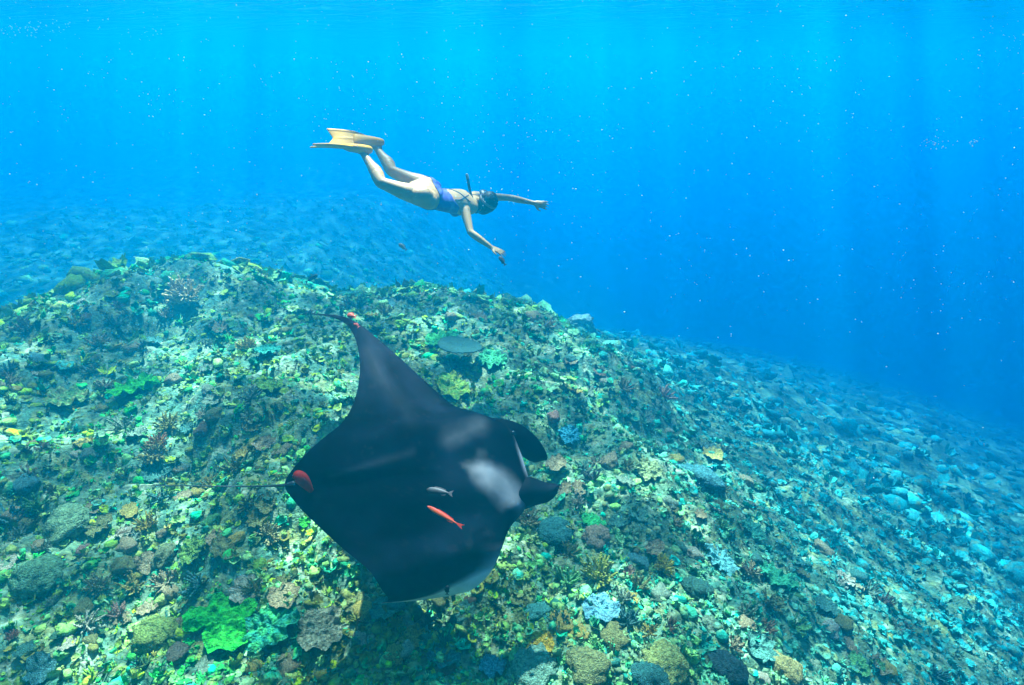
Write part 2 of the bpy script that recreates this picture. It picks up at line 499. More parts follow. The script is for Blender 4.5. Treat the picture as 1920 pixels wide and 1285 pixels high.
def build_rubble():
    protos = {'lump': [proto_lump(s) for s in range(6)], 'knob': [proto_lump(s + 20, 2, .5, .85) for s in range(5)],
              'plate': [proto_plate(s) for s in range(6)], 'branch': [proto_branch(s) for s in range(5)],
              'colony': [proto_colony(s) for s in range(6)], 'foliose': [proto_foliose(s) for s in range(7)],
              'chip': [proto_lump(s + 40, 1, .35, .45) for s in range(5)]}
    def place(count, r0, r1, kinds, smin, smax, name, mt):
        rr = np.exp(rng.uniform(math.log(r0), math.log(r1), count))
        aa = R(90) + rng.uniform(-R(52), R(52), count)
        if r0 > 5: aa = np.where(rng.uniform(0, 1, count) < .45, R(90) + rng.uniform(-R(5), R(50), count), aa)
        x, y = rr * np.cos(aa), rr * np.sin(aa)
        z = height(x, y)
        nrm = normal_at(x, y); nrm[:, :2] *= 1.0
        nrm = nrm + rng.normal(0, .28, nrm.shape); nrm /= np.linalg.norm(nrm, axis=1, keepdims=True)
        M = frames(nrm, rng.uniform(0, 6.28, count))
        size = smin * (smax / smin) ** (rng.uniform(0, 1, count) ** 2.2)
        size *= np.clip(rr / 6, .75, 1.5)
        patch = vnoise(x * 1.1, y * 1.1, s=33); patch2 = vnoise(x * 2.3, y * 2.3, s=35)
        ci = rng.choice(len(PAL), count, p=PALW)
        # neighbouring colonies often share a colour
        ci = np.where((patch2 > -.15) & (rng.uniform(0, 1, count) < .6), (np.floor((patch + 1) * 4)).astype(int) % 6, ci)
        colr = PAL[ci] * rng.uniform(.78, 1.2, (count, 1)) * rng.uniform(.88, 1.12, (count, 3))
        right = np.clip((x + .4) / 3.6, 0, 1)[:, None] * .85          # turquoise haze fade painted into the colours towards the drop off
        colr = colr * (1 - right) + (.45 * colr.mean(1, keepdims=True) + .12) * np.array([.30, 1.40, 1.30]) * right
        colr = np.clip(colr + .42 * (colr - colr.mean(1, keepdims=True)), .004, .9)
        keep = np.ones(count, bool)
        for hx, hy, hr in CLEAR: keep &= np.hypot(x - hx, y - hy) > hr * .8
        names = list(kinds); w = np.array([kinds[k] for k in names]); w = w / w.sum()
        which = rng.choice(len(names), count, p=w)
        acc = Acc()
        for ki, kn in enumerate(names):
            pl = protos[kn]; sub = rng.integers(0, len(pl), count)
            for pi, (pv, pt) in enumerate(pl):
                sel = np.where((which == ki) & (sub == pi) & keep)[0]
                if not len(sel): continue
                sc = size[sel][:, None] * rng.uniform(.75, 1.3, (len(sel), 3))
                P = pv[None] * sc[:, None]
                P = np.einsum('nij,nvj->nvi', M[sel], P) + np.stack([x[sel], y[sel], z[sel] + size[sel] * .12], -1)[:, None]
                T = pt[None] + (np.arange(len(sel)) * len(pv))[:, None, None]
                hz = (pv[:, 2] - pv[:, 2].min()) / (np.ptp(pv[:, 2]) + 1e-6)
                tip = 1 + .5 * np.clip(hz - .6, 0, 1) * (kn in ('plate', 'branch'))
                C = np.repeat(colr[sel][:, None], len(pv), 1) * tip[None, :, None]
                acc.add(P.reshape(-1, 3), None, T.reshape(-1, 3), C.reshape(-1, 3))
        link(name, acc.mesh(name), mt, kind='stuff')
    mt = mat('coral skin', attr=True, rough=0.85, spec=0.1, noise=(34, .5, 1.6), bump=(60, .012), second=((.20, .21, .06), 9, .50, .72))
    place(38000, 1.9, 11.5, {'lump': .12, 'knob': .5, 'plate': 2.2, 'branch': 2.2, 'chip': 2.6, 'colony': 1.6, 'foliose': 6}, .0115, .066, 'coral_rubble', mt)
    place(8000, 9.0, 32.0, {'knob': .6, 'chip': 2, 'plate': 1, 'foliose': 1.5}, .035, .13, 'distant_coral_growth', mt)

HERO = [
    # kind, px, py, radius px, label, colour, second, seed
    ('leather', 421, 1180, 60, 'big bright green lobed coral sheet near the bottom left', (.014, .36, .026), (.045, .44, .035), 3),
    ('leather', 512, 1186, 52, 'ruffled teal green coral touching the big bright green sheet', (.02, .27, .17), (.04, .32, .09), 5),
    ('leather', 253, 738, 42, 'vivid green coral sheet on the left shoulder of the reef', (.05, .44, .03), None, 8),
    ('leather', 506, 731, 24, 'yellow green leafy coral left of the raised manta wing', (.22, .44, .07), None, 9),
    ('leather', 848, 736, 36, 'lime green coral beside the leading edge of the raised wing', (.18, .44, .06), (.30, .40, .05), 12),
    ('leather', 829, 648, 36, 'green leafy coral just above the round table coral', (.05, .34, .09), None, 13),
    ('leather', 921, 684, 30, 'green leafy coral to the right of the round table coral', (.05, .32, .13), None, 14),
    ('leather', 502, 664, 24, 'round turquoise ruffled coral left of the manta wing', (.04, .33, .22), None, 16),
    ('leather', 130, 758, 38, 'pale yellow green coral patch at the far left', (.20, .40, .10), (.32, .33, .10), 17),
    ('leather', 362, 1040, 30, 'dull olive green fan of coral above the bright green sheet', (.14, .27, .05), None, 18),
    ('leather', 1125, 1150, 34, 'pale sky blue coral with a wavy rim', (.15, .34, .36), (.10, .30, .34), 21),
    ('leather', 1068, 822, 22, 'cyan blue disc of coral right of the curled head fin', (.05, .34, .40), None, 22),
    ('leather', 1110, 984, 24, 'small vivid green coral right of the manta shoulder', (.04, .40, .10), None, 23),
    ('leather', 571, 982, 11, 'tiny bright green coral peeping out under the trailing edge', (.06, .46, .04), None, 24),
    ('leather', 1455, 1092, 36, 'green spreading coral at the foot of the blue slope', (.05, .34, .15), None, 26),
    ('leather', 1014, 1214, 26, 'flat golden yellow coral near the bottom edge', (.52, .36, .03), None, 27),
    ('leather', 605, 1190, 46, 'cream coral plate with a dark underside right of the teal coral', (.34, .34, .20), (.18, .20, .12), 28),
    ('leather', 1350, 1060, 34, 'pale turquoise round coral on the right of the reef top', (.12, .36, .32), None, 29),
    ('leather', 925, 1256, 28, 'light blue coral fold at the bottom centre', (.10, .30, .34), None, 30),
    ('leather', 1215, 890, 26, 'pale olive coral sheet halfway up the right slope', (.30, .36, .14), None, 31),
    ('leather', 1410, 1000, 26, 'fresh green coral at the rim of the blue slope', (.08, .38, .22), None, 33),
    ('boulder', 287, 1197, 38, 'round olive green boulder coral with soft grooves', (.17, .24, .05), None, 4),
    ('boulder', 128, 990, 38, 'smooth sage green coral dome at the left', (.16, .26, .12), None, 6),
    ('boulder', 72, 1088, 42, 'long grey green coral mound at the left edge', (.12, .24, .11), None, 7),
    ('boulder', 1003, 1268, 44, 'grey green coral boulder cut by the bottom edge', (.12, .23, .15), None, 11),
    ('boulder', 1102, 1256, 36, 'olive brown coral boulder at the bottom edge', (.15, .17, .06), None, 15),
    ('boulder', 1248, 1252, 40, 'yellow green coral boulder near the bottom right', (.24, .28, .08), None, 19),
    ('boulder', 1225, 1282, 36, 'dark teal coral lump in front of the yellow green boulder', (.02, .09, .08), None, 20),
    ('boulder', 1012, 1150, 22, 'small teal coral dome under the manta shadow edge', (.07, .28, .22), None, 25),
    ('boulder', 1308, 906, 40, 'large dark blue green coral mound on the right slope', (.04, .14, .13), None, 32),
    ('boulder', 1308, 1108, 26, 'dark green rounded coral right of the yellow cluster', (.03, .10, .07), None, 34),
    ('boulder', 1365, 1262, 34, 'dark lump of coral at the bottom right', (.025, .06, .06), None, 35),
    ('boulder', 1475, 1262, 32, 'ochre coral boulder at the lower right edge', (.28, .24, .08), None, 36),
    ('boulder', 1118, 1010, 26, 'brownish pink knobbly boulder below the small vivid green coral', (.24, .18, .11), None, 37),
    ('boulder', 1085, 612, 28, 'pale coral head standing on the far right rim of the reef', (.24, .28, .20), None, 38),
    ('boulder', 310, 1048, 26, 'olive grey loaf of coral beside the dull green fan', (.15, .18, .08), None, 39),
    ('boulder', 335, 1230, 22, 'brown grey coral stone under the olive boulder', (.14, .12, .08), None, 40),
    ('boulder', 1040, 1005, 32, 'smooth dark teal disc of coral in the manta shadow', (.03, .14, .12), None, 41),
    ('branch', 1243, 1068, 24, 'bright yellow bushy coral on the right of the reef', (.48, .42, .05), None, 1),
    ('branch', 1120, 1088, 38, 'yellow green bushy coral cluster below the pink boulder', (.28, .32, .05), None, 2),
    ('branch', 463, 656, 20, 'mustard branching coral left of the turquoise ruffled coral', (.40, .32, .07), None, 5),
    ('branch', 296, 836, 20, 'orange brown branching coral on the left', (.40, .18, .05), None, 6),
    ('branch', 316, 804, 24, 'olive yellow branching coral above the orange one', (.30, .28, .05), None, 8),
    ('branch', 290, 858, 26, 'straw coloured branching coral below the orange one', (.32, .28, .08), None, 9),
    ('branch', 352, 566, 40, 'broad pale yellow thicket of coral on the crest', (.46, .34, .14), None, 10),
    ('branch', 275, 990, 22, 'golden clump of coral in the left middle', (.42, .32, .04), None, 11),
    ('branch', 985, 985, 30, 'sandy branching coral under the right head fin', (.38, .32, .14), None, 12),
    ('branch', 25, 1195, 12, 'small salmon pink coral tuft at the left edge', (.50, .20, .12), None, 13),
    ('branch', 186, 1105, 26, 'sandy yellow tuft of coral right of the long mound', (.42, .36, .15), None, 15),
    ('branch', 505, 1008, 24, 'buff branching coral below the tail', (.40, .36, .15), None, 16),
]
CLEAR = []
for kind, px, py, rad, label, c, c2, seed in HERO:
    p_, t_ = hit(px, py)
    CLEAR.append((p_[0], p_[1], rad / F * t_))
build_reef()
build_rubble()

# ------------------------------------------------------------------ the manta ray
def build_manta():
    # chords from the far wing tip over the body to the near wing tip: trailing edge px, leading edge px, their depths
    st = [  # TEx  TEy  LEx  LEy  dTE   dLE   thick
        (585, 589, 588, 588, 4.27, 4.27, .002),
        (620, 595, 640, 593, 4.20, 4.20, .006),
        (647, 607, 672, 607, 4.15, 4.15, .010),
        (663, 628, 704, 632, 4.09, 4.09, .014),
        (673, 664, 748, 670, 3.99, 3.99, .020),
        (674, 708, 800, 718, 3.87, 3.88, .028),
        (664, 752, 852, 762, 3.75, 3.78, .038),
        (643, 791, 908, 781, 3.64, 3.70, .060),
        (601, 826, 952, 800, 3.55, 3.66, .095),
        (566, 860, 972, 838, 3.49, 3.62, .120),
        (534, 906, 986, 880, 3.45, 3.58, .130),
        (556, 945, 994, 915, 3.39, 3.53, .120),
        (592, 982, 984, 955, 3.34, 3.48, .095),
        (642, 1028, 956, 990, 3.28, 3.42, .060),
        (688, 1066, 939, 1028, 3.22, 3.38, .042),
        (705, 1088, 922, 1058, 3.20, 3.38, .034),
        (716, 1106, 900, 1082, 3.20, 3.39, .026),
        (726, 1119, 868, 1103, 3.22, 3.41, .018),
        (727, 1126, 812, 1121, 3.26, 3.42, .010),
        (714, 1130, 716, 1131, 3.30, 3.40, .002)]
    rows = np.array([np.concatenate([at(a, b, e), at(c, d, f), [t]]) for a, b, c, d, e, f, t in st])
    ns, nc = 180, 120
    Mx = catmull(rows, ns)
    TE, LE, TH = Mx[:, :3], Mx[:, 3:6], np.abs(Mx[:, 6])
    u = (1 - np.cos(np.linspace(0, np.pi, nc))) / 2
    base = TE[:, None] * (1 - u)[None, :, None] + LE[:, None] * u[None, :, None]
    ds = np.gradient(base, axis=0); dc = np.gradient(base, axis=1)
    nn = np.cross(dc, ds); nn /= np.linalg.norm(nn, axis=-1, keepdims=True) + 1e-9
    mid = nn[ns // 2, nc // 2]
    if mid[2] < 0: nn = -nn
    prof = (u ** .75) * np.sqrt(1 - u ** 3 + 1e-9) * 1.35              # thick near the head, thin at the trailing edge
    prof[0] = prof[-1] = 0
    v = np.linspace(0, 1, ns)
    sv = np.interp(v, np.arange(len(st)) / (len(st) - 1), np.arange(len(st)))
    up = TH[:, None] * prof[None]
    # spine ridge running from the head to the tail, and eye mounds beside the mouth
    ridge = .035 * np.exp(-((sv[:, None] - (10 - .5 * (1 - u)[None])) / .55) ** 2) * np.clip(1 - u, 0, 1)[None] * np.clip(u * 6, 0, 1)[None]
    bumpe = .015 * (np.exp(-((sv[:, None] - 8.3) / .55) ** 2) + np.exp(-((sv[:, None] - 12.0) / .6) ** 2)) * np.exp(-((u[None] - .93) / .05) ** 2)
    mus = .008 * np.sin(sv[:, None] * 2.2 + u[None] * 4) * np.minimum(1, TH / .05)[:, None] * np.sin(np.pi * u)[None]
    curl = .035 * (np.clip((sv[:, None] - 12.2) / 3, 0, 1) * np.clip((u[None] - .70) / .30, 0, 1) ** 2)
    curl = curl * np.clip((18 - sv[:, None]) / 1.5, 0, 1)
    base = base + nn * curl[..., None]
    top = base + nn * (up + ridge + bumpe + mus)[..., None]
    bot = base - nn * (up * .75)[..., None]
    V = np.concatenate([top.reshape(-1, 3), bot.reshape(-1, 3)])
    q = grid_quads(ns, nc); off = ns * nc
    flip = np.dot(np.cross(top[ns // 2, nc // 2 + 1] - top[ns // 2, nc // 2], top[ns // 2 + 1, nc // 2] - top[ns // 2, nc // 2]), nn[ns // 2, nc // 2]) < 0
    qt = q if flip else q[:, ::-1]
    Q = [qt, (q + off)[:, ::-1] if flip else q + off]
    # colour: black back, pale shoulder bars, pale belly, pale edge to the near wing
    def bar(pts, r, soft, wob, seed):
        d = np.full(base.shape[:2], 9.0)
        P3 = [at(*q_) for q_ in pts]
        pj = base[..., :] / (base @ FWD)[..., None]
        for A_, B_ in zip(P3[:-1], P3[1:]):
            a_, b_ = A_ / (A_ @ FWD), B_ / (B_ @ FWD)
            e_ = b_ - a_
            t_ = np.clip(((pj - a_) @ e_) / (e_ @ e_), 0, 1)
            d = np.minimum(d, np.linalg.norm(pj - a_ - t_[..., None] * e_, axis=-1) * 3.5)
        d = d + wob * r * fbm(base[..., 0] * 9, base[..., 1] * 9, base[..., 2] * 9, s=seed, o=3)
        return np.clip((r + soft - d) / (2 * soft), 0, 1) ** 1.5
    m1 = .82 * bar([(902, 886, 3.5), (938, 918, 3.5), (972, 950, 3.5)], .060, .050, .6, 91)
    m2 = .36 * bar([(842, 830, 3.6), (880, 815, 3.6), (902, 806, 3.6)],   .028, .05, .6, 95)
    m3 = .10 * bar([(692, 660, 3.9), (730, 735, 3.8), (772, 800, 3.7)], .02, .07, .5, 99)  # sheen on the raised wing, painted into the skin colour
    m4 = .30 * bar([(625, 896, 3.45), (660, 884, 3.45), (720, 866, 3.5), (775, 852, 3.5)], .006, .03, .8, 103)  # highlight along the spine ridge, painted as a pale streak
    rim = np.clip((sv[:, None] - 13.6) / 1.6, 0, 1) * np.clip((u[None] - (.82 - .5 * np.clip((sv[:, None] - 15) / 3, 0, 1))) / .16, 0, 1) ** 1.2
    lip = np.exp(-((sv[:, None] - 9.6) / .8) ** 2) * np.clip((u[None] - .978) / .015, 0, 1) * .9
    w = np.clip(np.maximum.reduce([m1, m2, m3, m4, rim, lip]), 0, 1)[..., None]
    blk = np.array([.0022, .0042, .0100]) * (1 + .5 * fbm(sv[:, None] * 1.5 + 0 * u[None], u[None] * 9 + 0 * sv[:, None], s=120, o=3))[..., None]
    mott = np.clip(fbm(base[..., 0] * 26, base[..., 1] * 26, base[..., 2] * 26, s=140, o=3) - .55, 0, 1) * .010
    scr = np.clip(1 - np.abs(fbm(base[..., 0] * 3.0 + base[..., 1] * 2, base[..., 1] * 16 - base[..., 0] * 9, base[..., 2] * 5, s=150, o=2)) * 26, 0, 1) * np.clip(vnoise(base[..., 0] * 5, base[..., 1] * 5, s=155) * 2 - .3, 0, 1) * .010
    blk = blk + (mott + scr)[..., None]
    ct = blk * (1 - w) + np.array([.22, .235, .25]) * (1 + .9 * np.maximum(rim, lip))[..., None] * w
    cb = np.broadcast_to(np.array([.3, .31, .31]), ct.shape) * np.clip(1.1 - 1.0 * np.abs(sv - 10) / 9, .3, 1)[:, None, None]
    C = np.concatenate([ct.reshape(-1, 3), cb.reshape(-1, 3)])
    root = thing('manta_ray', 'large black manta ray gliding over the reef with pale shoulder bars and raised far wing', 'manta ray',
                 tuple(base[ns // 2 + 2, nc // 2]))
    inv = np.array(root.location)
    sk = mat('manta skin', attr=True, rough=.62, spec=.012, noise=(7, .75, 1.25), bump=(120, .0006))
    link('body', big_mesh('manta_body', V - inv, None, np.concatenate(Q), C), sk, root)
    # cephalic fins: rolled paddles beside the mouth
    def paddle(topc, botc, depth, curl, th):
        A = catmull(np.array([at(x, y, d) for (x, y), d in zip(topc, depth)]), 30)
        B = catmull(np.array([at(x, y, d + curl) for (x, y), d in zip(botc, depth)]), 30)
        wv = np.linspace(0, 1, 12)
        G = A[:, None] * (1 - wv)[None, :, None] + B[:, None] * wv[None, :, None]
        n_ = np.cross(np.gradient(G, axis=0), np.gradient(G, axis=1)); n_ /= np.linalg.norm(n_, axis=-1, keepdims=True) + 1e-9
        if n_[10, 6] @ np.array([0, -.6, .8]) < 0: n_ = -n_
        k = np.linspace(1, .12, 30)[:, None] * np.sin(np.pi * np.clip(wv, .0, 1))[None]
        Tn, Bn = G + n_ * (k * th * 1.6)[..., None], G - n_ * (k * th * .4)[..., None]
        Vp = np.concatenate([Tn.reshape(-1, 3), Bn.reshape(-1, 3)])
        q_ = grid_quads(30, 12)
        return Vp, np.concatenate([q_, (q_ + 360)[:, ::-1]])
    for tc_, bc_, dp, cu, th in (
            ([(900, 784), (938, 785), (974, 795), (1002, 816), (1020, 840), (1027, 858)],
             [(930, 830), (956, 838), (973, 848), (985, 860), (1004, 867), (1025, 862)], [3.66, 3.66, 3.66, 3.67, 3.68, 3.68], .03, .045),
            ([(966, 900), (990, 894), (1006, 898), (1024, 905), (1040, 907), (1049, 911)],
             [(958, 966), (982, 957), (1004, 948), (1028, 941), (1043, 928), (1048, 914)], [3.52, 3.52, 3.53, 3.54, 3.55, 3.55], -.03, .04)):
        Vp, Qp = paddle(tc_, bc_, dp, cu, th)
        link('cephalic_fin', big_mesh('cephalic_fin', Vp - inv, None, Qp), mat('manta fin skin', color=(.0022, .0045, .0105), rough=.6, spec=.03, bump=(60, .001)), root)
    # whip tail
    tp = [at(550, 907, 3.44), at(520, 911, 3.47), at(440, 912.5, 3.55), at(340, 911, 3.66), at(262, 911, 3.76)]
    V_, q_, t_ = loft(np.array(tp) - inv, [.016, .008, .0042, .0034, .002], n=8)
    link('tail', big_mesh('tail', V_, t_, q_), mat('manta tail skin', color=(.035, .045, .045), rough=.5), root)
    # rounded dorsal fin at the root of the tail
    d0, d1 = at(581, 913, 3.38), at(553, 897, 3.38)
    V_, q_, t_ = loft(np.array([d0 + [0, 0, -.02], d0 * .6 + d1 * .4 + [0, 0, .02], d0 * .25 + d1 * .75 + [0, 0, .03], d1 + [0, 0, .012]]) - inv,
                      [.017, .034, .032, .014], [.017, .030, .028, .012], side=(.4, .4, .9), n=18)
    link('dorsal_fin', big_mesh('dorsal_fin', V_, t_, q_), mat('red fin skin', color=(.40, .014, .008), rough=.65, spec=.05, second=((.26, .025, .02), 30, .5, .7)), root,
         label='rounded red dorsal fin at the root of the tail')
    # pale gill slit line and a claspered eye on each side of the head
    for px, py, d in ((962, 812, 3.60), (990, 968, 3.42)):
        V_, T_ = ICO[2]
        link('eye', big_mesh('manta_eye', V_ * .014 + at(px, py, d) - inv, T_), mat('manta eye', color=(.01, .01, .012), rough=.1, spec=.6), root)
build_manta()

# ------------------------------------------------------------------ the snorkeller
def solid(name, acc, voxel, smooth_it):
    me = acc.mesh(name + '_raw')
    o = bpy.data.objects.new(name + '_raw', me); COL.objects.link(o)
    r_ = o.modifiers.new('r', 'REMESH'); r_.mode = 'VOXEL'; r_.voxel_size = voxel; r_.use_smooth_shade = True
    s_ = o.modifiers.new('s', 'SMOOTH'); s_.iterations = smooth_it; s_.factor = .5
    dg = bpy.context.evaluated_depsgraph_get()
    out = bpy.data.meshes.new_from_object(o.evaluated_get(dg), depsgraph=dg)
    out.name = name
    bpy.data.objects.remove(o); bpy.data.meshes.remove(me)
    out.polygons.foreach_set('use_smooth', np.ones(len(out.polygons), bool))
    return out

def unit(v): v = np.asarray(v, float); return v / np.linalg.norm(v)

def build_person():
    J = dict(
        pelvis=at(800, 365, 5.50), waist=at(822, 373, 5.58), ribs=at(846, 377, 5.70), chest=at(868, 379, 5.80), neck=at(887, 378, 5.90),
        hipN=at(795, 373, 5.40), hipF=at(804, 355, 5.60), kneeN=at(714, 343, 5.30), kneeF=at(734, 321, 5.56),
        ankN=at(681, 287, 5.42), ankF=at(706, 278, 5.68), shN=at(872, 396, 5.70), shF=at(890, 368, 5.99),
        elN=at(882, 436, 5.60), wrN=at(921, 464, 5.58), elF=at(955, 371, 6.06), wrF=at(1001, 381, 6.02))
    lat = unit(J['shF'] - J['shN']); axis = unit(J['neck'] - J['pelvis'])
    dors = np.cross(lat, axis); dors = unit(dors)
    if dors[2] < 0: dors = -dors
    lat = np.cross(axis, dors); lat = lat if lat @ (J['shF'] - J['shN']) > 0 else -lat
    o = tuple(J['pelvis']); O = np.array(o)
    root = thing('person', 'snorkeller diving down in a blue swimsuit and yellow fins, one arm stretched ahead', 'person', o)
    B = Acc()
    L = {k: v - O for k, v in J.items()}
    # torso
    P = L['pelvis']
    B.loft([P - axis * .10, P - axis * .02, P + axis * .07, L['waist'] + dors * -.008, L['ribs'], L['chest'], L['chest'] + axis * .075, L['neck'] - axis * .005],
           [.135, .160, .152, .118, .130, .145, .125, .055], [.085, .105, .095, .078, .092, .096, .078, .052], side=lat, n=24)
    for h in ('hipN', 'hipF'):                                   # buttocks
        c = L[h] + dors * .035 + axis * .0
        B.loft([c - axis * .085, c - axis * .02, c + axis * .05], [.062, .082, .06], [.058, .078, .055], side=lat, n=16)
    for s_, k in (('shN', 1), ('shF', 1)):                       # shoulder yoke
        B.loft([L['chest'] + axis * .01, L[s_] * .55 + L['chest'] * .45 + axis * .01, L[s_]], [.07, .062, .050], [.06, .056, .048], side=axis, n=14)
        c = L[s_] * .42 + L['chest'] * .58 - dors * .075 - axis * .03
        B.loft([c - axis * .03, c + axis * .02], [.05, .04], side=lat, n=12)
    B.loft([L['chest'] + axis * .05, L['neck'], L['neck'] + axis * .06], [.075, .055, .05], side=lat, n=14)
    # legs
    for s_ in 'NF':
        h, k, a = L['hip' + s_], L['knee' + s_], L['ank' + s_]
        B.loft([h + (h - k) * .10, h * .82 + k * .18 + dors * .01, h * .5 + k * .5, h * .18 + k * .82, k, ], [.080, .088, .074, .056, .050], side=lat, n=18)
        back = unit(np.cross(np.cross(a - k, h - k), a - k)) if True else dors   # calf bulge towards the back of the thigh
        B.loft([k, k * .86 + a * .14 + back * .004, k * .66 + a * .34 + back * .014, k * .35 + a * .65 + back * .004, a], [.050, .056, .059, .040, .031], side=lat, n=18)
    # arms
    def arm(s_, e, w, handdir, palm):
        B.loft([s_, s_ * .65 + e * .35, s_ * .2 + e * .8, e], [.048, .043, .035, .031], side=(0, 0, 1), n=14)
        B.loft([e, e * .7 + w * .3, e * .2 + w * .8, w], [.032, .034, .025, .022], side=(0, .3, 1), n=14)
        hd = unit(handdir); pn = unit(palm - (palm @ hd) * hd); sd = np.cross(hd, pn)
        B.loft([w, w + hd * .035, w + hd * .085], [.022, .036, .038], [.018, .015, .012], side=sd, n=14)
        for f, (off, ln, sp) in enumerate(((-.030, .066, -.16), (-.010, .076, -.04), (.011, .071, .06), (.030, .056, .20))):
            b0 = w + hd * .08 + sd * off
            d = unit(hd + sd * sp)
            b1 = b0 + d * ln * .5 + pn * .004; b2 = b1 + unit(d + pn * .25) * ln * .5
            B.loft([b0, b1, b2], [.0095, .0085, .0065], side=sd, n=8)
        t0 = w + hd * .03 - sd * .030
        t1 = t0 + unit(hd * .7 - sd * .75) * .036; t2 = t1 + unit(hd * .95 - sd * .3) * .03
        B.loft([t0, t1, t2], [.013, .0105, .0075], side=pn, n=8)
    arm(L['shN'], L['elN'], L['wrN'], at(953, 479, 5.56) - J['wrN'], np.array([-.2, .3, -.9]))
    arm(L['shF'], L['elF'], L['wrF'], at(1028, 386, 6.00) - J['wrF'], np.array([.1, .85, -.45]))
    # feet
    for s_, tip in (('N', at(640, 274, 5.36)), ('F', at(660, 262, 5.62))):
        a = L['ank' + s_]; t = tip - O; d = unit(t - a)
        B.loft([a - d * .035 + (a - L['knee' + s_]) * .05, a + d * .05 + (a - L['knee' + s_]) * .06, a + d * .12, a + d * .17], [.030, .034, .04, .034], [.032, .032, .022, .015], side=lat, n=12)
    # head with face
    hc = L['neck'] + (at(913, 380, 5.94) - J['neck'])
    crown = unit(np.array([.55, -.12, .80]))
    face = np.array([-.60, .38, -.70]); face = unit(face - (face @ crown) * crown)
    side = np.cross(crown, face)
    def hp(c, f, s): return hc + crown * c + face * f + side * s
    B.loft([hp(-.10, .045, 0), hp(-.06, .035, 0), hp(-.01, .008, 0), hp(.03, -.004, 0), hp(.052, -.008, 0)], [.028, .054, .070, .068, .046], [.034, .066, .086, .082, .056], side=side, n=20)
    B.loft([hp(.02, .085, 0), hp(-.012, .106, 0), hp(-.025, .098, 0)], [.008, .014, .012], side=side, n=8)              # nose
    B.loft([hp(-.055, .085, -.02), hp(-.054, .092, 0), hp(-.055, .085, .02)], [.006, .009, .006], side=crown, n=8)      # lips
    for q in (-1, 1):
        B.loft([hp(.022, 0, q * .070), hp(-.005, -.002, q * .078), hp(-.03, .004, q * .070)], [.010, .014, .008], [.005, .006, .005], side=face, n=8)  # ears
    skin = mat('sunlit skin', color=(.44, .255, .105), rough=.5, spec=.3, noise=(9, .92, 1.08), sss=.12)
    body = solid('body', B, .0066, 9)
    link('body', body, skin, root)
    # swimsuit: the band of the body round the hips and belly, offset outwards
    n = len(body.vertices)
    co = np.zeros(n * 3); body.vertices.foreach_get('co', co); co = co.reshape(-1, 3)
    no = np.zeros(n * 3); body.vertices.foreach_get('normal', no); no = no.reshape(-1, 3)
    tz = (co - P) @ axis; ld = (co - P) @ lat; dd = (co - P) @ dors
    tl = L['chest'] @ axis
    ang = np.arctan2(dd, np.abs(ld))                              # + = back, - = belly
    upper = np.interp(ang, [-1.2, -.3, .1, .5, 1.57], [.38, .36, .30, .23, .20])
    lower = np.interp(ang, [-1.4, -.6, .2, .9, 1.5], [-.09, -.01, .055, .045, .03])
    dist_arm = np.minimum(np.linalg.norm(co - L['shN'], axis=1), np.linalg.norm(co - L['shF'], axis=1))
    inside = (tz > lower) & (tz < upper) & (np.abs(ld) < .2) & (np.abs(dd) < .17) & (dist_arm > .075)
    fv = np.zeros(len(body.loops), np.int32); body.loops.foreach_get('vertex_index', fv)
    ls = np.zeros(len(body.polygons), np.int32); body.polygons.foreach_get('loop_start', ls)
    lt = np.zeros(len(body.polygons), np.int32); body.polygons.foreach_get('loop_total', lt)
    quads = np.stack([fv[ls[lt == 4] + k] for k in range(4)], -1)
    quads = quads[inside[quads].all(1)]
    used, inv = np.unique(quads, return_inverse=True); quads = inv.reshape(-1, 4)
    Vs = co[used] + no[used] * .005
    suit = link('swimsuit', big_mesh('swimsuit', Vs, None, quads), mat('blue swimsuit cloth', color=(.05, .05, .30), rough=.6, second=((.09, .12, .36), 14, .5, .6)), root)
    sm = suit.modifiers.new('thickness', 'SOLIDIFY'); sm.thickness = .003; sm.offset = 0
    # thin straps crossing the bare back
    acc = Acc()
    for q, e in (('shN', -1), ('shF', 1)):
        sh_, pts = L[q], []
        for f in np.linspace(0, 1, 7):
            g = (L['ribs'] - axis * .05 + lat * e * -.11) * (1 - f) + (sh_ * .75 + L['neck'] * .25) * f
            i = int(np.argmin(np.linalg.norm((co - g) - ((co - g) @ dors)[:, None] * dors, axis=1) - 2 * ((co - g) @ dors) * ((co - g) @ dors > 0)))
            pts.append(co[i] + no[i] * .003)
        acc.loft(pts, [.003] * 7, n=6)
    link('strap', acc.mesh('strap'), mat('dark strap', color=(.05, .05, .14), rough=.6), suit)
    # hair
    H = Acc()
    V_, T_ = ICO[4]
    W_ = V_ * np.array([.112, .110, .092])                        # crown, face, side
    keep = lambda w: w
    nz = 1 + .03 * fbm(V_[:, 0] * 6, V_[:, 2] * 22, V_[:, 1] * 3, s=200, o=3)
    W_ = W_ * nz[:, None]
    fc = W_[:, 1] > .03 - .25 * np.clip(W_[:, 0] - .0, -.2, .05)
    W_[fc, 1] = np.minimum(W_[fc, 1], .03 - .25 * np.clip(W_[fc, 0], -.2, .05))
    hv = hc + (W_[:, :1] + .012) * crown + (W_[:, 1:2] - .008) * face + W_[:, 2:] * side
    H.add(hv, None, T_)
    H.loft([hp(-.03, -.07, 0), hp(-.085, -.045, .01), hp(-.11, -.02, .015)], [.055, .05, .035], [.04, .03, .02], side=side, n=12)   # nape
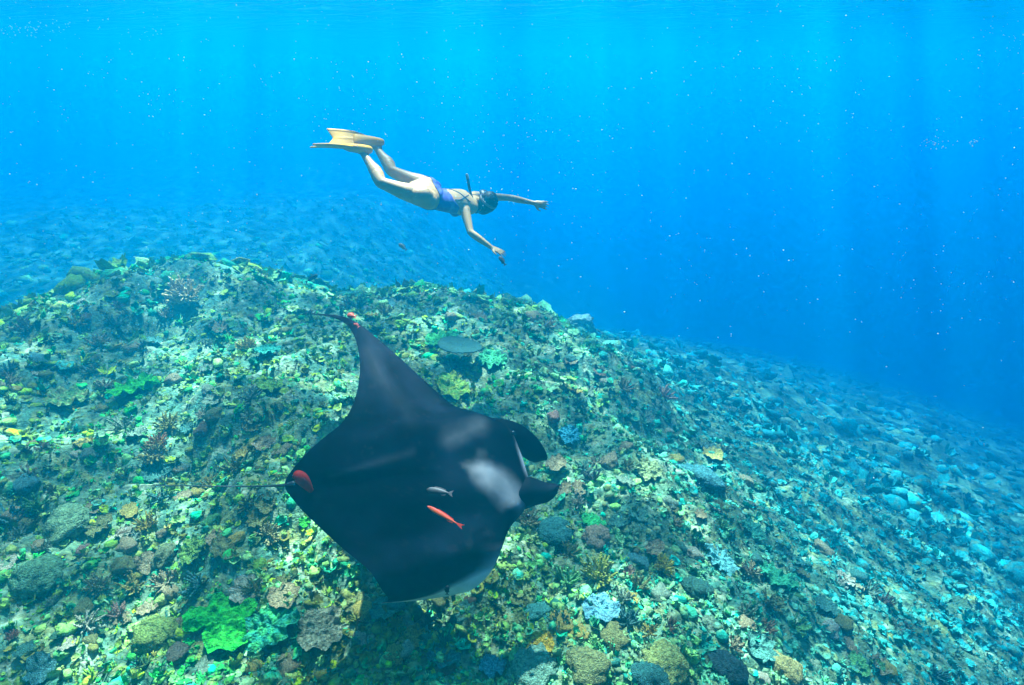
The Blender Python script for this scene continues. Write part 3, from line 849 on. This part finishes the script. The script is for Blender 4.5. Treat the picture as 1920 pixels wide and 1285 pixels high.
    for k in range(26):                                           # wet strands
        g = np.random.default_rng(k)
        a0 = g.uniform(-1.3, 1.3)
        r0 = lambda t, rr: hc + crown * (.012 + math.cos(t) * .098 * rr) + (-face * math.sin(t) * .108 * rr) * math.cos(a0) + side * math.sin(a0) * .09 * rr * max(.35, math.sin(t))
        H.loft([r0(t, 1.0 + .03 * math.sin(k + t * 3)) for t in (.25, .8, 1.3, 1.9)], [.004, .008, .008, .004], side=side, n=6)
    link('hair', H.mesh('hair'), mat('dark wet hair', color=(.006, .006, .007), rough=.5, spec=.12, noise=(60, .5, 1.8)), root)
    # mask: black skirt, glass and strap
    Mk = Acc()
    Mk.loft([hp(.012, .070, 0), hp(.012, .098, 0), hp(.012, .125, 0)], [.070, .078, .080], [.042, .050, .050], side=side, n=24)
    mk = link('mask', Mk.mesh('mask'), mat('black rubber', color=(.012, .013, .016), rough=.4, spec=.4), root)
    G = Acc(); G.loft([hp(.012, .158, 0), hp(.012, .162, 0)], [.066, .066], [.036, .036], side=side, n=24)
    link('glass', G.mesh('mask_glass'), mat('mask glass', color=(.03, .05, .06), rough=.05, spec=.6), mk)
    S = Acc()
    th = np.linspace(-2.45, 2.45, 20)
    S.loft([hp(.018 - .02 * math.cos(t / 2) + .02, -.012 - .108 * math.cos(t), .092 * math.sin(t)) for t in th], [.012] * 20, [.003] * 20, side=crown, n=8, steps=50)
    link('mask_strap', S.mesh('mask_strap'), mat('pale strap', color=(.14, .15, .16), rough=.5), mk)
    # snorkel
    s0, s1, s2 = at(893, 399, 5.86) - O, at(889, 383, 5.80) - O, at(877, 335, 5.80) - O
    sn = Acc(); sn.loft([hp(-.055, .10, -.01), s0, s1, (s1 + s2) / 2 + np.array([-.008, 0, 0]), s2], [.011, .012, .012, .0125, .0135], n=12)
    snk = link('snorkel', sn.mesh('snorkel'), mat('black snorkel', color=(.012, .013, .02), rough=.35, spec=.4), root)
    tp_ = Acc(); tp_.loft([s2, s2 + unit(s2 - s1) * .035], [.016, .014], n=12)
    link('snorkel_top', tp_.mesh('snorkel_top'), mat('pale snorkel cap', color=(.10, .13, .14), rough=.4), snk)
    # fins
    yel = mat('yellow fin rubber', color=(.68, .315, .0003), rough=.5, spec=.1, noise=(7, .9, 1.08))
    for s_, heel, tip, wdir in (('N', at(692, 281, 5.42), at(584, 266, 5.22), unit(lat * .75 - dors * .55 + UPV * -.1)), ('F', at(714, 267, 5.68), at(613, 253, 5.52), unit(UPV * .86 + FWD * .45))):
        h, t = heel - O, tip - O
        d = unit(t - h); wv = unit(wdir - (wdir @ d) * d); nv = np.cross(d, wv); ln = np.linalg.norm(t - h)
        F_ = Acc()
        F_.loft([h, h + d * .07, h + d * .16, h + d * .235], [.036, .045, .056, .06], [.034, .037, .030, .014], side=wv, n=16)
        fin = link('swim_fin', F_.mesh('swim_fin'), yel, root)
        nu, nw = 26, 17
        uu = np.linspace(0, 1, nu); ww = np.linspace(-1, 1, nw)
        half = np.interp(uu, [0, .3, 1], [.055, .085, .105])
        x_ = .15 + (ln - .15) * uu
        notch = -.055 * (1 - np.abs(ww)) ** 1.0
        rail = np.exp(-((np.abs(ww) - .97) / .05) ** 2) * .012 + .003 + .004 * np.exp(-(ww / .08) ** 2)
        rails = rail[None] * np.interp(uu, [0, 1], [1.3, .7])[:, None]
        bend = .035 * uu ** 2
        G_ = h + d * (x_[:, None] + notch[None] * uu[:, None] ** 4)[..., None] + wv * (half[:, None] * ww[None])[..., None] + nv * (bend[:, None] + 0 * ww[None])[..., None]
        Tn, Bn = G_ + nv * rails[..., None], G_ - nv * rails[..., None]
        q_ = grid_quads(nu, nw); off = nu * nw
        ed = np.concatenate([np.arange(nw), np.arange(1, nu) * nw + nw - 1, (nu - 1) * nw + np.arange(nw - 2, -1, -1), np.arange(nu - 2, 0, -1) * nw])
        e2 = np.roll(ed, -1)
        Qf = np.concatenate([q_, (q_ + off)[:, ::-1], np.stack([ed, ed + off, e2 + off, e2], -1)])
        link('blade', big_mesh('fin_blade', np.concatenate([Tn.reshape(-1, 3), Bn.reshape(-1, 3)]), None, Qf), yel, fin)
build_person()

# ------------------------------------------------------------------ fish
def build_fish(label, head, tail, hgt, colr, back=None, name='reef_fish', fat=.55, belly=(0, 0, -1)):
    h, t = np.asarray(head), np.asarray(tail)
    ln = np.linalg.norm(t - h); ax = unit(t - h)
    up = -np.asarray(belly, float); up = unit(up - (up @ ax) * ax); sd = np.cross(ax, up)
    root = thing(name, label, 'fish', tuple((h + t) / 2))
    h = h - (h + t) / 2
    def p(u, v=0, w=0): return h + ax * u * ln + up * v * hgt + sd * w * hgt
    colr = tuple(.6 * v for v in colr); back = tuple(.6 * v for v in back) if back else None
    A = Acc()
    hs = np.array([.10, .32, .48, .50, .40, .24, .13, .11]) * hgt
    us = [0.01, .07, .18, .34, .52, .68, .78, .82]
    A.loft([p(u) for u in us], hs, hs * fat, side=up, n=14, steps=26)
    me = A.mesh('fish_body')
    V = np.concatenate(A.V)
    if back is not None:
        k = np.clip(((V - h) @ up) / hgt * 2.2 + .35, 0, 1)[:, None]
        me2 = me.color_attributes.new('Col', 'FLOAT_COLOR', 'POINT')
        c = np.ones((len(V), 4), np.float32); c[:, :3] = np.array(colr) * (1 - k) + np.array(back) * k
        me2.data.foreach_set('color', c.ravel())
        mt = mat('fish scales', attr=True, rough=.5, spec=.15, noise=(60, .85, 1.15))
    else:
        mt = mat('fish scales', color=colr, rough=.5, spec=.15, noise=(60, .85, 1.15))
    link('body', me, mt, root)
    fm = mat('fish fin', color=back or colr, rough=.4, spec=.4)
    def blade(nm, outline, th=.012):
        n_ = len(outline); a = np.array([p(u, v) for u, v in outline])
        V_ = np.concatenate([a + sd * th * hgt, a - sd * th * hgt]); j = np.arange(n_); j2 = (j + 1) % n_
        c0 = a.mean(0); V_ = np.concatenate([V_, [c0 + sd * th * 2 * hgt, c0 - sd * th * 2 * hgt]])
        T_ = np.concatenate([np.stack([j, j2, np.full(n_, 2 * n_)], -1), np.stack([n_ + j2, n_ + j, np.full(n_, 2 * n_ + 1)], -1)])
        link(nm, big_mesh(nm, V_, T_, np.stack([j, n_ + j, n_ + j2, j2], -1), smooth=False), fm, root)
    blade('tail_fin', [(.80, .10), (.90, .32), (1.0, .52), (.955, .18), (.94, 0), (.955, -.18), (1.0, -.52), (.90, -.32), (.80, -.10)])
    blade('dorsal_fin', [(.22, .42), (.30, .66), (.50, .62), (.70, .42), (.72, .22), (.5, .36)])
    blade('anal_fin', [(.52, -.36), (.60, -.56), (.72, -.42), (.74, -.16)])
    for q in (-1, 1):
        V_, T_ = ICO[2]
        link('eye', big_mesh('fish_eye', V_ * .05 * hgt + p(.10, .12, q * .20 * fat / .55), T_), mat('fish eye', color=(.01, .01, .01), rough=.1, spec=.6), root)
    return root

tilt = (0.15, -0.75, -0.6)
build_fish('slender orange red fish with a pale snout swimming just above the manta back', at(801, 949, 3.12), at(869, 989, 3.04), .024, (.75, .12, .03), (.52, .035, .012), belly=tilt, fat=.6)
build_fish('small grey fish with a pale back swimming over the middle of the manta', at(800, 918, 3.16), at(850, 926, 3.12), .034, (.03, .036, .045), (.08, .085, .095), belly=tilt)
build_fish('tiny red fish above the raised wing tip of the manta', at(651, 590, 4.02), at(668, 594, 4.0), .035, (.62, .10, .05), belly=tilt)
build_fish('tiny dull red fish over the pale speckles of the raised wing', at(664, 606, 4.0), at(673, 614, 4.0), .026, (.45, .07, .05), belly=tilt)
build_fish('small dark fish nose up below the hanging hand of the snorkeller', at(936, 481, 5.4), at(948, 498, 5.38), .035, (.07, .035, .03), belly=(-.6, -.4, -.6))
build_fish('small silvery fish in open water left of the hanging hand', at(748, 457, 6.2), at(763, 470, 6.2), .04, (.50, .55, .55), belly=(-.6, -.4, -.6))
build_fish('dark slim fish hovering over the reef crest', at(596, 515, 7.0), at(572, 530, 7.0), .05, (.02, .06, .06), belly=(.2, -.5, -.8))
build_fish('tiny dark fish against the pale edge of the near wing', at(839, 1098, 3.0), at(838, 1116, 3.0), .022, (.01, .015, .02), belly=(1, 0, 0))

# ------------------------------------------------------------------ corals that stand out one by one
def colour_mat(name, c, second=None, **k):
    c = tuple(.9 * v for v in c)
    if second: second = (tuple(.9 * v for v in second[0]),) + tuple(second[1:])
    return mat(name, color=c, rough=.75, spec=.1, noise=k.pop('noise', (7, .4, 1.7)), bump=k.pop('bump', (13, .03)), second=second)

def orient(o, x, y, spin, tilt=0.0, extra=(0, 0)):
    n = normal_at(np.array([x]), np.array([y]))[0]
    n = unit(n * (1 - tilt) + np.array([extra[0], extra[1], 0]) + np.array([0, 0, tilt]))
    m = frames(n[None], np.array([spin]))[0]
    o.rotation_euler = Matrix(m.tolist()).to_euler()

def sheet_mesh(name, seed, lobes, n=84, rings=16, ruffle=.12, cup=.10, thick=.025, deep=.07):
    """a lobed ruffled sheet of unit radius with real thickness"""
    g = np.random.default_rng(seed)
    th = np.linspace(0, 2 * np.pi, n, endpoint=False)
    rr = .84 + deep * (.7 * np.sin(th * 2 + g.uniform(0, 6)) + np.sin(th * lobes + g.uniform(0, 6)) + .5 * np.sin(th * (lobes + 2) + g.uniform(0, 6))) + .035 * np.sin(th * 9 + g.uniform(0, 6)) + .10 * fbm(np.cos(th) * 3 + seed, np.sin(th) * 3, s=seed + 300, o=4)
    q = np.linspace(0, 1, rings)
    X = q[:, None] * (rr * np.cos(th))[None]; Y = q[:, None] * (rr * np.sin(th))[None]
    Z = cup * q[:, None] ** 2 + ruffle * q[:, None] ** 1.5 * (np.sin(th * lobes * 2 + 1.3) * .5 + .5 * np.sin(th * 11 + seed))[None] + .10 * fbm(X * 4, Y * 4, s=seed, o=3) + .10 * (.5 - worley(X * 4.5, Y * 4.5, seed))
    T = np.stack([X, Y, Z], -1); Bm = np.stack([X * .985, Y * .985, Z - thick], -1)
    V = np.concatenate([T.reshape(-1, 3), Bm.reshape(-1, 3)])
    qd = grid_quads(rings, n, True); off = rings * n
    j = np.arange(n); j2 = (j + 1) % n; e = (rings - 1) * n
    return big_mesh(name, V, None, np.concatenate([qd, (qd + off)[:, ::-1], np.stack([e + j, e + off + j, e + off + j2, e + j2], -1)]))

def boulder_mesh(name, seed, amp=.26, flat=.55, groove=.06):
    V, T = ICO[4]
    d = 1 + amp * fbm(V[:, 0] * 1.2 + seed, V[:, 1] * 1.2, V[:, 2] * 1.2, s=seed, o=3)
    d += groove * np.sin(9 * fbm(V[:, 0] * 2.2, V[:, 1] * 2.2, V[:, 2] * 2.2 + seed, s=seed + 3, o=2))
    d += .16 * (.5 - worley(V[:, 0] * 4 + V[:, 2] * 2.3 + seed, V[:, 1] * 4 - V[:, 2] * 1.7, seed)) + .05 * fbm(V[:, 0] * 7, V[:, 1] * 7, V[:, 2] * 7, s=seed, o=2)
    return big_mesh(name, V * d[:, None] * np.array([1, 1, flat]), T)

def branch_mesh(name, seed, nb=34, r=.075, up=.3):
    g = np.random.default_rng(seed); A = Acc()
    for k in range(nb):
        az = g.uniform(0, 6.28); el = math.asin(g.uniform(up, 1))
        d = np.array([math.cos(az) * math.cos(el), math.sin(az) * math.cos(el), math.sin(el)])
        b = np.array([math.cos(az), math.sin(az), 0]) * g.uniform(0, .3)
        L_ = g.uniform(.65, 1.0); w = np.array([0, 0, g.uniform(.05, .2)])
        A.loft([b, b + d * L_ * .5, b + d * L_ + w], [r * 1.2, r, r * .7], n=6, steps=5)
        for e in range(2):
            s0 = b + d * L_ * g.uniform(.4, .75); d2 = unit(d + g.normal(0, .6, 3)); A.loft([s0, s0 + d2 * .3], [r * .8, r * .5], n=5, steps=3)
    return A.mesh(name)

def table_parts(root, seed, c_plate, c_stalk):
    g = np.random.default_rng(seed)
    n, rings = 72, 14
    th = np.linspace(0, 2 * np.pi, n, endpoint=False)
    rr = 1 + .05 * np.sin(th * 3 + seed) + .02 * np.sin(th * 17) + .015 * g.normal(0, 1, n)
    q = np.linspace(0, 1, rings)
    X = q[:, None] * (rr * np.cos(th))[None]; Y = q[:, None] * (rr * np.sin(th))[None]
    Z = .30 + .10 * q[:, None] ** 2 + .012 * np.sin(th * 36)[None] * q[:, None] + .015 * fbm(X * 9, Y * 9, s=seed, o=2)
    T = np.stack([X, Y, Z], -1); Bm = np.stack([X * .97, Y * .97, Z - .06], -1)
    qd = grid_quads(rings, n, True); off = rings * n; j = np.arange(n); j2 = (j + 1) % n; e = (rings - 1) * n
    link('plate', big_mesh('table_plate', np.concatenate([T.reshape(-1, 3), Bm.reshape(-1, 3)]), None,
         np.concatenate([qd, (qd + off)[:, ::-1], np.stack([e + j, e + off + j, e + off + j2, e + j2], -1)])), colour_mat('table coral', c_plate, noise=(45, .7, 1.3), bump=(90, .01)), root)
    V_, q_, t_ = loft([(0, 0, -.3), (0, 0, .05), (0, 0, .3)], [.22, .18, .45], n=12)
    link('stalk', big_mesh('table_stalk', V_, t_, q_), colour_mat('table coral stalk', c_stalk), root)

def put(px, py, o, spin, size, lift=0.0, tilt=0.0, extra=(0, 0)):
    p, t = hit(px, py)
    s = size / F * t / 1.0
    o.location = (p[0], p[1], float(height(np.array(p[0]), np.array(p[1]), False)) + lift * s)
    orient(o, p[0], p[1], spin, tilt, extra)
    o.scale = (s, s, s)

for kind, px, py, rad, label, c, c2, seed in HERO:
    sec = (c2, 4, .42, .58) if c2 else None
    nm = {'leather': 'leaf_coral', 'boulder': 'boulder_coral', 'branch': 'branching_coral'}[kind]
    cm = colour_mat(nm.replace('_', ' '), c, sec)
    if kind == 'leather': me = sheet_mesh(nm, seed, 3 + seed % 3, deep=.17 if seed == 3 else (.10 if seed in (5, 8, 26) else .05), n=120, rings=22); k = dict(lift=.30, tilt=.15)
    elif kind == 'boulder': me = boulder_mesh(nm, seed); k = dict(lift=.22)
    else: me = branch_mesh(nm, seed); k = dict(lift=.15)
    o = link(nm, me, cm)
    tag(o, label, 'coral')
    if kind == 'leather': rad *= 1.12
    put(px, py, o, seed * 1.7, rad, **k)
tc_ = thing('table_coral', 'round flat grey green table coral right of the raised manta wing', 'coral')
table_parts(tc_, 3, (.03, .10, .08), (.05, .07, .05))
put(860, 682, tc_, .4, 41, lift=.55, tilt=.55)

# many coral heads of like kinds, each one an object with its own colour and neighbours
SHORT = ['big bright green sheet', 'ruffled teal green coral', 'vivid green coral sheet', 'yellow green leafy coral', 'lime green coral', 'green leafy coral above the table coral',
    'green leafy coral right of the table coral', 'turquoise ruffled coral', 'pale yellow green patch', 'olive green fan', 'sky blue coral', 'cyan blue disc', 'small vivid green coral',
    'tiny bright green coral', 'green spreading coral', 'golden yellow coral', 'cream coral plate', 'pale turquoise coral', 'light blue fold', 'pale olive sheet', 'fresh green coral',
    'round olive boulder', 'sage green dome', 'long grey green mound', 'grey green boulder', 'olive brown boulder', 'yellow green boulder', 'dark teal lump', 'small teal dome',
    'large dark mound', 'dark green rounded coral', 'dark lump', 'ochre boulder', 'brownish pink boulder', 'pale coral head', 'olive grey loaf', 'brown grey stone', 'dark teal disc',
    'bright yellow bush', 'yellow green bush', 'mustard branching coral', 'orange brown coral', 'olive yellow coral', 'straw coloured coral', 'pale yellow thicket', 'golden clump',
    'sandy branching coral', 'salmon pink tuft', 'sandy yellow tuft', 'buff branching coral']
HUES = [('tan', (.30, .24, .12)), ('olive', (.17, .18, .06)), ('cream', (.42, .40, .26)), ('teal', (.07, .21, .15)), ('green', (.10, .30, .09)), ('brown', (.16, .10, .05)),
        ('mustard', (.40, .32, .07)), ('grey green', (.17, .24, .15)), ('blue green', (.07, .20, .18)), ('pinkish', (.36, .20, .14)), ('dark', (.04, .06, .05))]
HW = [.16, .16, .10, .13, .11, .05, .08, .13, .05, .02, .01]
def scatter_things():
    kinds = [('plate_coral', 'wavy plate coral', 'wavy plate corals on the reef', .085), ('coral_head', 'lumpy coral head', 'lumpy coral heads on the reef', .060),
             ('bushy_coral', 'short bushy coral', 'short coral bushes on the reef', .085)]
    g = np.random.default_rng(77)
    used = set()
    hp_ = np.array([(h[1], h[2]) for h in HERO], float)
    for nm, phrase, grp, size in kinds:
        mt = mat(grp, rough=.8, spec=.12, noise=(7, .4, 1.7), bump=(13, .03), objcol=True)
        mes = []
        for v in range(4):
            if nm == 'plate_coral': me = sheet_mesh(nm, 50 + v, 3 + v % 3, n=40, rings=8, ruffle=.16, cup=.22)
            elif nm == 'coral_head':
                V, T = ICO[3]; d = 1 + .34 * fbm(V[:, 0] * 1.5 + v * 7, V[:, 1] * 1.5, V[:, 2] * 1.5, s=150 + v, o=4); me = big_mesh(nm, V * d[:, None] * np.array([1, 1, .65]), T)
            else: me = branch_mesh(nm, 60 + v, 16, .085, .25)
            me.materials.append(mt); mes.append(me)
        done = 0
        while done < 95:
            px, py = g.uniform(10, 1910), g.uniform(560, 1280)
            if px > 1150 and py < 600 + (px - 1100) * .95: continue
            if 540 < px < 1030 and 620 < py < 1125 and (px - 540) * .5 + 560 < py + 300: continue
            dist = np.hypot(hp_[:, 0] - px, hp_[:, 1] - py)
            if (dist < np.array([h[3] for h in HERO]) * 1.05 + 8).any(): continue
            hi = g.choice(len(HUES), p=np.array(HW) / sum(HW))
            label = None
            for k in np.argsort(dist)[:4]:
                dx, dy = px - hp_[k, 0], py - hp_[k, 1]
                if dist[k] > 330: break
                near = 'just' if dist[k] < 80 else ('a little way' if dist[k] < 170 else 'well')
                dirn = ('right of' if dx > 0 else 'left of') if abs(dx) > 1.6 * abs(dy) else ('above' if dy < 0 else 'below') if abs(dy) > 1.6 * abs(dx) else \
                       ('up and ' if dy < 0 else 'down and ') + ('right of' if dx > 0 else 'left of')
                t_ = f'{HUES[hi][0]} {phrase} {near} {dirn} the {SHORT[k]}'
                if t_ not in used and len(t_.split()) <= 16: label = t_; break
            if label is None: continue
            used.add(label)
            o = link(nm, mes[done % 4])
            tag(o, label, 'coral', grp)
            o.color = (*[.95 * v for v in HUES[hi][1]], 1)
            p, t = hit(px, py)
            s = size * g.uniform(.55, 1.25) * (1 + .06 * (t - 4))
            o.location = (p[0], p[1], float(height(np.array(p[0]), np.array(p[1]), False)) + .3 * s)
            orient(o, p[0], p[1], g.uniform(0, 6.28), .2, (g.normal(0, .12), g.normal(0, .12)))
            o.scale = (s * g.uniform(.8, 1.25), s * g.uniform(.8, 1.25), s * g.uniform(.8, 1.2))
            done += 1
scatter_things()

# ------------------------------------------------------------------ bubbles and specks drifting in the water
def build_specks():
    g = np.random.default_rng(5)
    A = Acc(); V0, T0 = ICO[1]
    def speck(p, r): A.add(V0 * r * g.uniform(.6, 1.3, 3) + p, None, T0)
    for k in range(3000):
        px, py, d = g.uniform(0, 1920), g.uniform(0, 1000) ** 1.0, g.uniform(1.6, 7)
        p = at(px, py, d)
        if py > 560 and (px < 1150 or g.uniform() < .5): continue
        if p[2] > SURF_Z - .2 or p[2] < float(height(np.array(p[0]), np.array(p[1]), False)) + .3: continue
        speck(p, 00.00105 * d * g.uniform(.3, 1) ** 2)
    for cx, cy_, sx, sy, n, d0 in ((920, 250, 90, 70, 90, 5.2), (640, 200, 80, 60, 50, 5.2), (1755, 268, 16, 7, 26, 4.5), (1830, 268, 9, 5, 14, 4.5),
                                  (1080, 420, 90, 50, 40, 5.4), (290, 180, 16, 14, 12, 4.0), (1500, 130, 60, 40, 30, 4.0), (920, 330, 40, 30, 30, 5.5), (60, 56, 60, 9, 90, 8.5), (1890, 70, 40, 22, 60, 8.0), (270, 62, 25, 8, 20, 8.5)):
        for k in range(n):
            px, py, d = cx + g.normal(0, sx), cy_ + g.normal(0, sy), d0 + g.normal(0, .4)
            p = at(px, py, d)
            if p[2] > SURF_Z - .2: continue
            speck(p, 00.0010 * d * g.uniform(.35, 1.15))
    link('bubbles', A.mesh('bubbles'), mat('pale bubbles', color=(.42, .54, .58), rough=.3, spec=.6), kind='stuff')
build_specks()
